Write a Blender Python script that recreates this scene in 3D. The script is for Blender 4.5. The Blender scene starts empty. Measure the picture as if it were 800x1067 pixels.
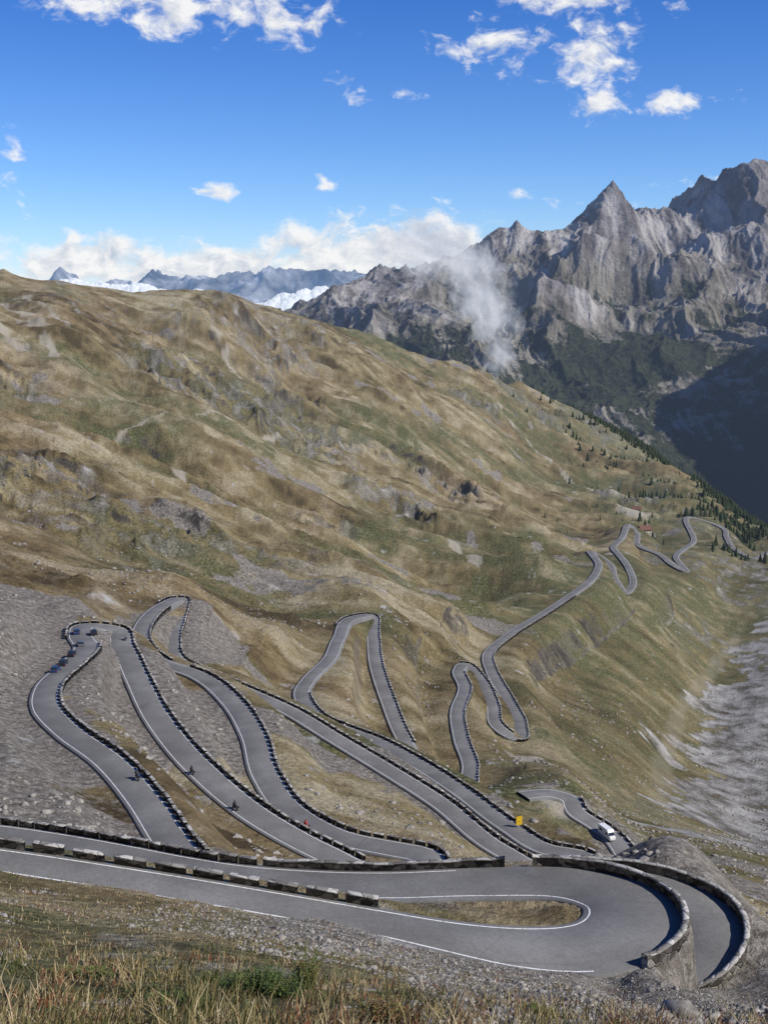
import bpy, math, random, time
import numpy as np
from mathutils import Vector, Matrix
random.seed(7); rng=np.random.default_rng(11)
scene=bpy.context.scene
# ------------------------------------------------------------------ image-to-world projection
# (u,v) is an image pixel, back-projected through the camera at the origin;
# combined with a chosen depth Y or altitude Z it gives a fixed world position in metres.
F=1300.; PITCH=math.radians(10.6); CP,SP=math.cos(PITCH),math.sin(PITCH)
def ray(u,v):
    x=(u-400)/F; y=(533.5-v)/F
    d=CP+y*SP
    return x/d,(y*CP-SP)/d
def P(u,v,Y):
    a,b=ray(u,v); return (a*Y,Y,b*Y)
def PZ(u,v,Z):
    a,b=ray(u,v); Y=Z/b; return (a*Y,Y,Z)

# ------------------------------------------------------------------ noise
def _h(ix,iy,seed):
    n=(ix.astype(np.int64)*374761393+iy.astype(np.int64)*668265263+seed*974634777)&0xffffffff
    n=((n^(n>>13))*1274126177)&0xffffffff
    n=n^(n>>16)
    return (n&0xffff)/65535.0
def vn(x,y,seed=0):
    x=np.asarray(x,float); y=np.asarray(y,float)
    ix=np.floor(x); iy=np.floor(y); fx=x-ix; fy=y-iy
    fx=fx*fx*fx*(fx*(fx*6-15)+10); fy=fy*fy*fy*(fy*(fy*6-15)+10)
    a=_h(ix,iy,seed); b=_h(ix+1,iy,seed); c=_h(ix,iy+1,seed); d=_h(ix+1,iy+1,seed)
    return (a*(1-fx)+b*fx)*(1-fy)+(c*(1-fx)+d*fx)*fy
def fbm(x,y,o=5,seed=0,g=.5):
    s=0;am=1;t=0
    for i in range(o):
        s=s+am*vn(x,y,seed+i*17); t+=am; am*=g
        x,y=x*1.62-y*1.17+13.1, x*1.17+y*1.62+7.7
    return s/t
def fbma(x,y,o=5,seed=0,g=.5):   # keeps its anisotropy
    s=0;am=1;t=0
    for i in range(o):
        s=s+am*vn(x,y,seed+i*17); t+=am; am*=g
        x,y=x*2+13.1,y*2+7.7
    return s/t
def ridged(x,y,o=5,seed=0,g=.5):
    s=0;am=1;t=0
    for i in range(o):
        n=1-np.abs(2*vn(x,y,seed+i*13)-1); s=s+am*n*n; t+=am; am*=g
        x,y=x*1.62-y*1.17+3.1, x*1.17+y*1.62+9.7
    return s/t
def puffs(x,y,o=4,seed=0,g=.48):     # rounded cumulus heads
    s=0;am=1;t=0
    for i in range(o):
        ix=np.floor(x); iy=np.floor(y); d=np.full(np.shape(x),9.)
        for a in(-1,0,1):
            for b_ in(-1,0,1):
                px=ix+a+_h(ix+a,iy+b_,seed+i*7); py=iy+b_+_h(ix+a,iy+b_,seed+i*7+3)
                d=np.minimum(d,(x-px)**2+(y-py)**2)
        s=s+am*(1-np.minimum(d,1)); t+=am; am*=g; x,y=x*2.1+5.3,y*2.1+1.7
    return s/t
def sst(x,a,b):
    t=np.clip((np.asarray(x,float)-a)/(b-a),0,1); return t*t*(3-2*t)

# ------------------------------------------------------------------ node helpers
def newmat(name):
    m=bpy.data.materials.new(name); m.use_nodes=True
    nt=m.node_tree; nt.nodes.clear(); return m,nt
def N(nt,t,ins=None,**at):
    n=nt.nodes.new(t)
    for k,v in at.items(): setattr(n,k,v)
    if ins:
        for k,v in ins.items():
            s=n.inputs[k]
            if isinstance(v,bpy.types.NodeSocket): nt.links.new(v,s)
            else: s.default_value=v
    return n
def noise(nt,vec,scale,detail=5,rough=.55,dist=0):
    return N(nt,'ShaderNodeTexNoise',{'Vector':vec,'Scale':scale,'Detail':detail,'Roughness':rough,'Distortion':dist}).outputs[0]
def mth(nt,op,a,b=0.,c=None,clamp=False):
    d={0:a,1:b}
    if c is not None: d[2]=c
    return N(nt,'ShaderNodeMath',d,operation=op,use_clamp=clamp).outputs[0]
def mrange(nt,v,a,b,c=0.,d=1.,smooth=False):
    n=N(nt,'ShaderNodeMapRange',{0:v,1:a,2:b,3:c,4:d})
    if smooth: n.interpolation_type='SMOOTHSTEP'
    return n.outputs[0]
def mixc(nt,f,a,b,mode='MIX'):
    n=nt.nodes.new('ShaderNodeMix'); n.data_type='RGBA'; n.blend_type=mode
    for i,v in ((0,f),(6,a),(7,b)):
        if isinstance(v,bpy.types.NodeSocket): nt.links.new(v,n.inputs[i])
        else: n.inputs[i].default_value=(v if i==0 else (tuple(v)+(1,))[:4])
    return n.outputs[2]
def ramp(nt,f,stops):
    n=nt.nodes.new('ShaderNodeValToRGB'); nt.links.new(f,n.inputs[0])
    e=n.color_ramp.elements
    while len(e)<len(stops): e.new(.5)
    for el,(p,c) in zip(e,stops): el.position=p; el.color=(c[0],c[1],c[2],1)
    return n.outputs[0]
def grey(nt,v): return N(nt,'ShaderNodeCombineColor',{0:v,1:v,2:v}).outputs[0]
def vmul(nt,v,s):
    n=N(nt,'ShaderNodeVectorMath',{0:v,1:s},operation='MULTIPLY'); return n.outputs[0]
def finish(nt,col,rough=.9,normal=None,metal=0,spec=.3,painted_haze=None):
    p=N(nt,'ShaderNodeBsdfPrincipled',{'Roughness':rough,'Metallic':metal,'Specular IOR Level':spec})
    if isinstance(col,bpy.types.NodeSocket): nt.links.new(col,p.inputs['Base Color'])
    else: p.inputs['Base Color'].default_value=(*col[:3],1)
    if normal is not None: nt.links.new(normal,p.inputs['Normal'])
    o=nt.nodes.new('ShaderNodeOutputMaterial')
    if painted_haze is not None:   # distance haze painted in as bluish emission mixed over the surface
        hc,hs,hf=painted_haze
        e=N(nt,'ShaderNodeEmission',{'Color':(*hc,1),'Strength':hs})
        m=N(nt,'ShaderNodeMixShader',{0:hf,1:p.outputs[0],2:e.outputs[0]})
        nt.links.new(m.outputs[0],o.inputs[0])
    else: nt.links.new(p.outputs[0],o.inputs[0])
def bump(nt,h,strength,dist,normal=None):
    d={'Height':h,'Strength':strength,'Distance':dist}
    if normal is not None: d['Normal']=normal
    return N(nt,'ShaderNodeBump',d).outputs[0]

# ------------------------------------------------------------------ mesh helpers
def link(o,parent=None):
    scene.collection.objects.link(o)
    if parent: o.parent=parent
    return o
def mesh_np(name,V,Fc,mat=None,smooth=False,attrs=None,midx=None):
    V=np.asarray(V,np.float32); Fc=np.asarray(Fc,np.int32); k=Fc.shape[1]
    me=bpy.data.meshes.new(name)
    me.vertices.add(len(V)); me.vertices.foreach_set('co',V.ravel())
    me.loops.add(Fc.size); me.loops.foreach_set('vertex_index',Fc.ravel())
    me.polygons.add(len(Fc)); me.polygons.foreach_set('loop_start',np.arange(0,Fc.size,k,dtype=np.int32))
    me.polygons.foreach_set('loop_total',np.full(len(Fc),k,np.int32))
    if smooth: me.polygons.foreach_set('use_smooth',np.ones(len(Fc),bool))
    for m in (mat if isinstance(mat,(list,tuple)) else [mat]):
        if m: me.materials.append(m)
    if midx is not None: me.polygons.foreach_set('material_index',np.asarray(midx,np.int32))
    me.update(calc_edges=True)
    if attrs:
        for n,a in attrs.items():
            at=me.attributes.new(n,'FLOAT','POINT'); at.data.foreach_set('value',np.asarray(a,np.float32).ravel())
    return link(bpy.data.objects.new(name,me))
def mesh_py(name,V,Fc,mat,parent=None,smooth=False,midx=None):
    me=bpy.data.meshes.new(name); me.from_pydata(V,[],Fc)
    for m in (mat if isinstance(mat,(list,tuple)) else [mat]): me.materials.append(m)
    if midx: me.polygons.foreach_set('material_index',midx)
    if smooth: me.polygons.foreach_set('use_smooth',[True]*len(me.polygons))
    me.update()
    return link(bpy.data.objects.new(name,me),parent)
def gridfaces(nr,nc):
    i=np.arange((nr-1)*(nc-1)); r=i//(nc-1); c=i%(nc-1); a=r*nc+c
    return np.stack([a,a+1,a+nc+1,a+nc],1)

# ------------------------------------------------------------------ roads: image pixels (u,v) with chosen Z and halfwidth
R1=[(-150,876,-50.5,2.5),(-60,889,-52,2.5),(0,897,-53,2.5),(100,912,-54.3,2.5),(200,928,-55.5,2.5),(300,945,-56.6,2.5),(400,963,-57.6,2.6),
 (470,977,-58.3,3.0),(540,988,-59,3.8),(600,990,-59.6,4.4),(645,978,-60.3,4.6),(660,955,-61,4.6),(645,935,-61.6,4.4),(600,922,-62.2,3.8),
 (500,920,-63,3.4),(400,923,-63.8,3.3),(330,921,-64.3,3.2),(250,914,-65,3.0),(180,902,-66,2.8),(120,890,-67,2.8),(60,879,-68,2.8),(0,870,-69,2.8),(-80,862,-70,2.8),(-170,856,-71,2.8)]
R3=[(470,915,-68.3,2.6),(560,915,-69.3,2.6),(630,916,-70,2.8),(688,925,-70.6,3),(726,941,-71.1,3.1),(745,964,-71.7,3.1),(740,992,-72.5,3.1),(716,1016,-73.3,3),(672,1034,-74,3)]
R2=[(205,910,-79.3,3),(180,880,-80.5,3),(150,835,-82,3),(115,795,-83,3),(70,762,-84.5,3),(48,738,-86,3),(50,715,-88,3),(74,692,-91,3.2),(90,674,-94,3.4),(84,661,-96,3.4),(94,652,-97.5,3.4),(112,654,-98.5,3.3),
 (127,674,-99,3.2),(143,708,-99.3,3.2),(165,750,-99.6,3.3),(210,803,-100.2,3.4),(280,858,-101.2,3.3),(340,890,-102,3.2),(398,914,-102.7,3.3),(440,908,-103.3,3.4),(445,893,-104,3.4),
 (405,884,-104.5,3.3),(365,876,-104.8,3.2),(310,850,-105.5,3.2),(277,810,-106.5,3.2),(264,768,-107.5,3.2),(240,730,-109,3.1),(205,703,-111,3),(168,690,-112.5,3),(147,670,-114,3),(151,648,-115.5,3),(170,631,-117,3.2),(187,624,-118.5,3.3),
 (184,645,-120,3),(178,668,-121,3),(184,688,-122,3),(215,703,-123,3),(260,722,-124,3),(300,740,-125,3),(350,770,-126.5,3),(400,800,-128,3.1),(460,838,-129.5,3.1),(520,885,-131,3.1),(575,910,-131.8,3.2),(612,905,-132.5,3.2),(608,893,-133,3.2),(572,886,-133.4,3.1),
 (530,862,-134,3),(480,825,-135.5,3),(430,793,-137,3),(390,772,-138.5,3),(358,760,-139.5,3),(334,750,-140.5,3),(321,738,-141.5,3),(314,722,-143,3),(322,708,-145,3),(343,687,-149,3),(353,665,-153,3),(371,643,-157,3.2),(385,641,-159,3.2),
 (388,660,-161,3),(391,690,-162.5,3),(403,728,-164,3),(424,776,-166,3),(450,812,-168,3),(478,822,-170,3.1),(489,805,-172,3),(480,770,-173.5,3),(476,742,-175,3),(484,717,-177,3),(478,698,-179.5,3),(484,692,-181,3.2),(500,708,-183,3),(513,735,-184.5,3),(524,762,-186,3),
 (536,769,-187.5,3.2),(541,758,-190,3.2),(529,730,-192,3),(512,700,-195,3),(508,683,-198,3),(530,662,-203,3),(565,640,-210,3),(595,620,-217,3),(615,605,-223,3),(624,588,-229,3),(621,577,-235,3.2),
 (630,583,-238,3),(640,602,-240,3),(652,618,-242,3),(658,612,-243.5,3),(655,592,-246,3),(645,578,-249,3),(639,571,-252,3),(648,560,-256,3),(657,548,-260,3),(663,556,-263,3),(672,572,-266,3),(684,576,-268,3),(700,588,-271,3),(711,594,-273,3),(704,580,-277,3),(722,565,-282,3),(737,543,-288,3),
 (745,546,-291,3),(757,560,-293,3),(768,574,-294,3),(782,581,-296,3),(800,575,-300,3)]
R4=[(545,829,-141,3),(575,827,-142,3),(595,833,-143,3),(599,846,-144,3),(615,856,-145,3),(635,870,-146,3),(652,892,-147,3),(660,915,-148,3)]
def spline(pts,step_near=1.2):
    W=np.array([[*PZ(u,v,z),h] for u,v,z,h in pts])
    L=np.r_[0,np.cumsum(np.hypot(*(np.diff(W[:,:2],axis=0).T)))]
    m=np.gradient(W,L,axis=0)
    out=[];idx=[]
    for i in range(len(W)-1):
        h=L[i+1]-L[i]; st=step_near*max(1,W[i,1]/300)
        n=max(3,int(h/st)); t=np.linspace(0,1,n,endpoint=False)[:,None]
        h00=2*t**3-3*t**2+1;h10=t**3-2*t**2+t;h01=-2*t**3+3*t**2;h11=t**3-t**2
        out.append(h00*W[i]+h10*h*m[i]+h01*W[i+1]+h11*h*m[i+1]); idx.append(i+t[:,0])
    out.append(W[-1:]); idx.append([len(W)-1])
    A=np.vstack(out); idx=np.concatenate(idx)
    k=np.array([1,2,3,2,1.])/9
    for c in range(3):
        p=np.pad(A[:,c],2,mode='edge'); s=np.convolve(p,k,'valid'); s[0]=A[0,c]; s[-1]=A[-1,c]; A[:,c]=s
    return A,idx
roads={'r1':spline(R1),'r2':spline(R2),'r3':spline(R3),'r4':spline(R4)}

# ------------------------------------------------------------------ terrain control
C=[]
def cw(x,y,z): C.append((x,y,z))
def c(u,v,Y): C.append(P(u,v,Y))
for k in (R1,R2,R3,R4):
    for u,v,z,h in k: C.append(PZ(u,v,z))
for p in [(0,0,-1.7),(-30,0,4),(30,0,-9),(0,-20,8),(-40,-20,18),(40,-15,-2),(0,10,-7.6),(-60,40,-10),(60,40,-32),(-90,100,-44)]: cw(*p)
for p in [(0,1067,26),(200,1067,27),(400,1067,30),(600,1067,40),(800,1067,48),(0,1000,40),(200,1000,44),(400,1020,50),(600,1032,66),(780,1050,74),
 (0,950,60),(200,965,68),(400,990,84),(560,1015,91),(640,1026,97),(700,1030,105),(735,1030,109),(765,1045,102),(795,1055,92),(0,922,88),(100,940,85),(250,963,84),
 (800,962,170),(850,1000,120),(800,900,330),(730,895,300),(700,870,400),(640,845,430),(720,840,540),(600,800,470),(600,750,600),(600,700,720),(650,750,650),(650,680,800),(700,800,640),(740,700,910),(690,660,900),(700,730,770),(760,620,1150),(720,640,1020),
 (790,750,780),(790,850,590),(900,700,900),(900,800,690),(0,800,187),(0,740,228),(0,700,260),(0,650,310),(0,600,420),(0,550,560),(0,500,700),(80,600,480),(80,550,620),(150,580,600),
 (300,690,440),(250,640,520),(300,640,560),(240,560,760),(300,600,700),(450,650,650),(450,720,520),(400,600,760),(570,700,690),(520,620,820),(520,560,1050),(450,600,850),
 (0,400,1000),(0,300,1350),(130,500,800),(130,400,1150),(300,500,1000),(300,400,1450),(450,500,1250),(450,430,1650),(560,500,1600),(600,560,1200),(650,500,1800),(560,450,1900),
 (-200,300,1200),(-200,500,560),(-200,700,220),(-150,420,850)]: c(*p)
ridge=[(-250,215,1350),(-100,245,1400),(0,277,1450),(60,299,1550),(110,317,1650),(180,317,1800),(240,319,1900),(285,336,1960),(310,340,2000),(380,353,2100),(450,369,2200),(510,386,2260),(560,407,2300),(610,433,2320),(650,455,2320),(690,483,2280),(720,508,2200),(760,538,2080),(790,557,1960)]
for p in ridge:
    X,Y,Z=P(*p); cw(X,Y,Z); cw(X*1.14,Y*1.14,Z-110)
for p in [(-900,3500,-560),(-200,3500,-640),(400,3500,-700),(900,3500,-700),(1400,3500,-700),(700,1800,-380),(900,2300,-480),(700,900,-180),(1000,1100,-60),(600,400,-150),(1100,1700,-260),(500,300,-130),(300,150,-110),(-900,700,150),(-1500,1500,400),(-1500,2500,200),(410,1450,-312)]: cw(*p)
C=np.array(C)
OFF=40.; SA=5.
def dom(X,Y):
    R=np.maximum(Y+OFF,5); return X/R*SA,np.log(R)
def rbf_fit(A,q,lam,kern):
    n=len(A); r=np.hypot(A[:,None,0]-A[None,:,0],A[:,None,1]-A[None,:,1])
    K=kern(r)+lam*np.eye(n); Pm=np.c_[np.ones(n),A]
    M=np.block([[K,Pm],[Pm.T,np.zeros((3,3))]])
    w=np.linalg.lstsq(M,np.r_[q,np.zeros(3)],rcond=None)[0]; return w
def rbf_eval(A,w,x,y,kern):
    out=w[-3]+w[-2]*x+w[-1]*y
    for i in range(len(A)): out=out+w[i]*kern(np.hypot(x-A[i,0],y-A[i,1]))
    return out
tps=lambda r: np.where(r>1e-9,r*r*np.log(r+1e-12),0)
A=np.stack(dom(C[:,0],C[:,1]),1); q=C[:,2]/(C[:,1]+OFF)
w=rbf_fit(A,q,-4e-4,tps)
gb=np.linspace(math.log(20),math.log(3700),560)
ga=np.sign(np.linspace(-1,1,420))*np.abs(np.linspace(-1,1,420))**1.6*1.7*SA
GB,GA=np.meshgrid(gb,ga,indexing='ij')
Q=rbf_eval(A,w,GA,GB,tps)
def bil(arr,ia,ib):
    ia=np.clip(ia,0,arr.shape[1]-1.001); ib=np.clip(ib,0,arr.shape[0]-1.001)
    i=ia.astype(int); j=ib.astype(int); fa=ia-i; fb=ib-j
    return (arr[j,i]*(1-fa)+arr[j,i+1]*fa)*(1-fb)+(arr[j+1,i]*(1-fa)+arr[j+1,i+1]*fa)*fb
def base_z(X,Y):
    a,b=dom(X,Y)
    return bil(Q,np.interp(a,ga,np.arange(len(ga))),(b-gb[0])/(gb[1]-gb[0]))*(Y+OFF)
avec=np.r_[np.linspace(-1.6,-.36,110,endpoint=False),np.linspace(-.36,.36,800,endpoint=False),np.linspace(.36,1.6,110)]
NB=1450; bvec=np.linspace(math.log(23),math.log(3640),NB)
BB,AA=np.meshgrid(bvec,avec,indexing='ij')
R=np.exp(BB); Yg=R-OFF; Xg=AA*R
Zg=base_z(Xg,Yg)
cap=np.interp(Yg,[1400,1900,2500,3600],[120,-100,-330,-640])+sst(Xg,100,-500)*900
Zg=np.where((Yg>1400)&(Xg>-500),np.minimum(Zg,cap),Zg)
def polydist(X,Y,pts):
    d=np.full(X.shape,1e9)
    for (x0,y0),(x1,y1) in zip(pts[:-1],pts[1:]):
        dx,dy=x1-x0,y1-y0; t=np.clip(((X-x0)*dx+(Y-y0)*dy)/(dx*dx+dy*dy),0,1)
        d=np.minimum(d,np.hypot(X-x0-t*dx,Y-y0-t*dy))
    return d
riv=[P(*p)[:2] for p in [(880,650,1080),(830,690,930),(800,735,820),(790,785,710),(795,830,630),(815,880,540),(850,930,430)]]
floorp=[P(*p)[:2] for p in [(780,600,1300),(765,650,1060),(735,720,860),(725,790,670),(740,840,570)]]
dr=polydist(Xg,Yg,riv); dfl=polydist(Xg,Yg,floorp)
dcr=polydist(Xg,Yg,[P(*p)[:2] for p in ridge])
floor_m=1-sst(np.minimum(dr-30,dfl),40,150)
far=sst(Yg,180,900); f2=sst(Yg,60,300)
calm=(1-.85*floor_m)*(.38+.62*sst(dcr,20,260))
pf=Xg*.95-Yg*.30; qf=Xg*.30+Yg*.95
wp=(fbm(Xg/160,Yg/160,3,5)-.5)*90
nz=(fbm(Xg/230,Yg/230,4,1)-.5)*40*far
gl=ridged((qf+wp)/120,pf/420,5,21)
nz+=-(1-gl)*34*far+16*far
gl2=fbma((qf+wp*.6)/30,pf/210,4,23)
nz+=(gl2-.5)*17*far
rk=sst(fbm(Xg/170+5,Yg/170,4,31),.53,.66)*far*(.15+.85*sst(dcr,60,320))
nz+=rk*(ridged((qf+wp)/42,pf/75,5,41,.55)-.35)*30
nz+=(fbm(Xg/34,Yg/34,5,2,.55)-.5)*(1.2*f2+6*far)
nz+=(fbm(Xg/6,Yg/6,4,3,.6)-.5)*(.55+1.2*f2)
nz*=calm
Zg=Zg+nz
# road beds
Wm=np.zeros_like(Zg); Sn=np.zeros_like(Zg); Sz=np.zeros_like(Zg)
db=bvec[1]-bvec[0]
for key,(S,ix) in roads.items():
    last=None
    for (x,y,z,h) in S:
        if last is not None and math.hypot(x-last[0],y-last[1])<min(1.8+y*.002,4): continue
        last=(x,y)
        bl=(6+.03*y) if y>150 else 4+ y*.02; bl=min(bl,34)
        if key=='r3': bl=8.
        if key=='r1' and x>12: bl=1.1
        rr=h+1+bl
        j0=max(0,int((math.log(max(y-rr+OFF,24))-bvec[0])/db)); j1=min(NB,int((math.log(y+rr+OFF)-bvec[0])/db)+2)
        cs=[(x+sx*rr)/(y+OFF+sy*rr) for sx in(-1,1) for sy in(-1,1)]
        i0=np.searchsorted(avec,min(cs)); i1=np.searchsorted(avec,max(cs))+1
        sl=(slice(j0,j1),slice(i0,i1))
        d=np.hypot(Xg[sl]-x,Yg[sl]-y); ww=1-sst(d,h+.9,rr)
        Wm[sl]=np.maximum(Wm[sl],ww); w8=ww**10; Sn[sl]+=w8; Sz[sl]+=w8*z
RZ=np.where(Sn>1e-12,Sz/np.maximum(Sn,1e-12),Zg)
drop=.12+.0009*np.maximum(Yg,0)
Zg=Zg*(1-Wm)+(RZ-drop)*Wm
def H(X,Y):
    X=np.asarray(X,float);Y=np.asarray(Y,float)
    ia=np.interp(X/(Y+OFF),avec,np.arange(len(avec))); ib=(np.log(Y+OFF)-bvec[0])/db
    return bil(Zg,ia,ib)
def Wat(X,Y):
    return Wm[np.clip(((np.log(Y+OFF)-bvec[0])/db).astype(int),0,NB-1),np.clip(np.searchsorted(avec,X/(Y+OFF)),0,len(avec)-1)]

# ground cover masks and large-scale tone, in world space
tn=.30*fbm(Xg/70,Yg/70,5,301,.6)+.36*fbm(Xg/11,Yg/11,6,311,.62)+.34*fbma(qf/13,pf/90,6,321,.6)
patch=fbm(Xg/10,Yg/10,6,331,.62)
river=1-sst(dr+(fbm(Xg/30,Yg/30,4,61)-.5)*80,30,62)
pathp=[P(*p)[:2] for p in [(690,860,500),(688,830,570),(695,790,680),(715,740,800),(745,690,930),(768,660,1030)]]
path=.35*(1-sst(polydist(Xg,Yg,pathp)+(fbm(Xg/20,Yg/20,3,63)-.5)*8,2,7))
for (u,v,Y,r) in [(512,842,296,6),(520,835,300,5),(548,790,455,9),(556,800,440,7),(575,832,328,7),(590,842,322,6),(660,525,1480,22),(640,575,1130,8)]:
    x,y,_=P(u,v,Y); path=np.maximum(path,1.5*(1-sst(np.hypot(Xg-x,Yg-y)+(fbm(Xg/5,Yg/5,3,65)-.5)*r,r*.5,r*1.1)))
for ln,wd_ in [([(0,322,1300),(30,345,1230),(60,385,1130)],9),([(25,322,1350),(75,372,1200)],5),([(-20,340,1230),(20,375,1120)],10),([(140,450,980),(170,465,950),(198,484,900)],4),([(225,375,1400),(250,398,1330)],6),([(300,350,1800),(335,372,1700)],5),
    ([(520,425,1900),(560,450,1800),(600,480,1720),(650,515,1600)],3.5),([(470,560,1000),(500,590,920)],4),([(330,420,1350),(360,445,1300)],5),([(-10,455,860),(90,452,960),(200,452,1080),(300,455,1180)],2.2)]:
    pp=[P(*p)[:2] for p in ln]; dd_=polydist(Xg,Yg,pp)+(fbm(Xg/14,Yg/14,4,67)-.5)*wd_*3.2
    path=np.maximum(path,1.3*(1-sst(dd_,wd_*.3,wd_)))
rust=sst(fbm(Xg/90,Yg/90,4,87)+.25*(1-sst(Xg+.1*Yg,-350,50))*far,.5,.72)
n1=fbm(Xg/60,Yg/60,5,71); n2=fbm(Xg/14,Yg/14,4,73)
scree=sst(n1+.35*(n2-.5)+.36*(1-sst(Xg+.15*Yg,-60,20))*(sst(Yg,110,150)*(1-sst(Yg,330,520)))-.11*far,.56,.70)
scree=np.maximum(scree,Wm**3*.45*sst(n2,.35,.6)*(Yg<500))
fg=(1-sst(Yg,95,112))
wi=fbm(Xg/7,Yg/7,3,203)
gravel=fg*sst(Xg-.02*Yg+(wi-.5)*6+(n2-.5)*4,-2,2)
gravel=np.maximum(gravel,fg*sst(Yg+(wi-.5)*24,58,80)*sst(Xg+(n2-.5)*14,-20,-4))
gravel=np.maximum(gravel,fg*.55*sst(n2,.5,.65))
scree=np.maximum(scree*(1-fg),gravel)
scree=np.maximum(scree,.85*sst(Xg,20,26)*(1-sst(Yg,150,210)))
scree=scree*(1-floor_m)
green=sst(fbm(Xg/110,Yg/110,4,81)+.3*(fbm(Xg/22,Yg/22,4,83)-.5)+.20*sst(Xg,0,250)*far+.25*(.45-gl)+.3*(.5-gl2)*far,.45,.65)
green=np.maximum(green,floor_m*.75)
V=np.stack([Xg,Yg,Zg],-1).reshape(-1,3)

mg,nt=newmat('alpine_ground')
geo=N(nt,'ShaderNodeNewGeometry'); pos=geo.outputs['Position']; nrm=geo.outputs['Normal']
def att(nt,n): return N(nt,'ShaderNodeAttribute',attribute_name=n).outputs['Fac']
hz=N(nt,'ShaderNodeSeparateXYZ',{0:pos}).outputs[1]
nC=noise(nt,pos,.7,5,.74); nB=att(nt,'patch')
grass=ramp(nt,att(nt,'tone'),[(.36,(.080,.062,.030)),(.44,(.168,.130,.062)),(.52,(.245,.198,.104)),(.62,(.37,.318,.205))])
grass=mixc(nt,mth(nt,'MULTIPLY',att(nt,'rust'),.42),grass,ramp(nt,att(nt,'tone'),[(.38,(.075,.047,.023)),(.5,(.18,.118,.060)),(.62,(.29,.21,.12))]))
gr2=ramp(nt,nC,[(.3,(.045,.05,.02)),(.5,(.098,.102,.044)),(.7,(.165,.16,.075))])
gfac=mth(nt,'MULTIPLY',att(nt,'green'),mrange(nt,nB,.35,.6,.35,.92))
col=mixc(nt,gfac,grass,gr2)
col=mixc(nt,1.,col,grey(nt,mrange(nt,nC,.3,.7,.5,1.45)),'MULTIPLY')
stone=ramp(nt,nC,[(.33,(.09,.08,.068)),(.5,(.21,.188,.162)),(.68,(.40,.37,.33))])
scf=mrange(nt,mth(nt,'ADD',att(nt,'scree'),mth(nt,'MULTIPLY',mth(nt,'SUBTRACT',nC,.5),.9)),.35,.75,0,.92,True)
col=mixc(nt,scf,col,stone)
nz_=N(nt,'ShaderNodeSeparateXYZ',{0:nrm}).outputs[2]
rockc=ramp(nt,mth(nt,'ADD',mth(nt,'MULTIPLY',nB,.5),mth(nt,'MULTIPLY',nC,.5)),[(.36,(.04,.036,.03)),(.5,(.115,.103,.086)),(.62,(.28,.26,.22))])
rf=mrange(nt,mth(nt,'ADD',nz_,mth(nt,'MULTIPLY',mth(nt,'SUBTRACT',nB,.5),.5)),.66,.54,0.,.9)
rf=mth(nt,'MULTIPLY',rf,mrange(nt,hz,400,650,.15,1.))
rf=mth(nt,'MAXIMUM',rf,mth(nt,'MULTIPLY',att(nt,'rocky'),mrange(nt,nB,.46,.58,0,.85)))
col=mixc(nt,rf,col,rockc)
rivc=ramp(nt,mth(nt,'ADD',mth(nt,'MULTIPLY',nB,.5),mth(nt,'MULTIPLY',nC,.5)),[(.38,(.075,.065,.05)),(.46,(.17,.158,.14)),(.54,(.29,.28,.265)),(.66,(.45,.44,.42))])
col=mixc(nt,mrange(nt,mth(nt,'ADD',att(nt,'river'),mth(nt,'MULTIPLY',mth(nt,'SUBTRACT',nB,.5),1.8)),.4,.66),col,rivc)
col=mixc(nt,mth(nt,'MULTIPLY',att(nt,'path'),.6,clamp=True),col,(.40,.36,.29))
finish(nt,col,.95,bump(nt,nC,.9,1.6),spec=.15,painted_haze=((.42,.55,.78),.55,mrange(nt,hz,300,3000,0,.13)))
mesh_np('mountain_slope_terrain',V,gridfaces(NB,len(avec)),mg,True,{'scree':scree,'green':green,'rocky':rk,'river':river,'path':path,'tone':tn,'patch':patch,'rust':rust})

# ------------------------------------------------------------------ opposite massif
CB=[]
def b(u,v,Y): CB.append(P(u,v,Y))
for p in [(250,364,5000),(310,332,5200),(350,313,5600),(400,297,6000),(440,285,6200),(490,260,6300),(515,244,6300),(538,220,6400),(562,240,6500),(585,222,6500),(605,208,6450),(620,202,6450),(637,186,6400),(660,207,6600),(682,216,6750),(696,202,6800),(712,208,6750),(724,196,6700),(740,208,6650),(757,180,6600),(770,186,6550),(784,168,6500),(830,166,6500),(900,160,6400),(1000,150,6200),
 (620,245,5700),(598,290,5150),(572,340,4650),(550,388,4200),(540,310,5650),(500,330,5300),(470,308,5650),(450,352,4500),(650,266,6050),(655,320,5500),(645,366,4900),(620,402,4250),
 (745,228,6050),(728,266,5600),(700,308,5050),(690,350,4600),(665,400,4150),(700,262,6250),(790,230,6150),(775,298,5650),(760,346,5000),(800,306,5200),
 (840,345,4500),(800,376,4200),(760,410,3950),(720,445,3700),(430,375,4000),(500,398,3850),(560,422,3750),(620,452,3550),(680,492,3350),(740,532,3200),(800,572,3150),(900,460,3500)]: b(*p)
for p in [(1640,3400,250),(1900,3500,480),(1550,3700,130),(2200,3500,600),(2500,4300,700),(2600,3200,600),(1400,2950,-230),(1500,2600,-300),(1800,2900,160),(3500,5500,900),(-1500,5200,-600),(-1500,8800,-800),(0,8800,-500),(1800,8800,-200),(4000,8800,0),(-300,4000,-700),(0,3000,-800),(-1500,3000,-800),(700,2800,-800),(1100,2700,-800)]: CB.append(p)
CB=np.array(CB); AB=CB[:,:2]/1000
lin=lambda r:-r
wB=rbf_fit(AB,CB[:,2],0,lin)
tb=np.r_[np.linspace(-.35,-.1,60,endpoint=False),np.linspace(-.1,.34,640,endpoint=False),np.linspace(.34,1.0,140)]
yb=np.linspace(2700,8600,720)
YB,TB=np.meshgrid(yb,tb,indexing='ij'); XB=TB*YB
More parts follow.
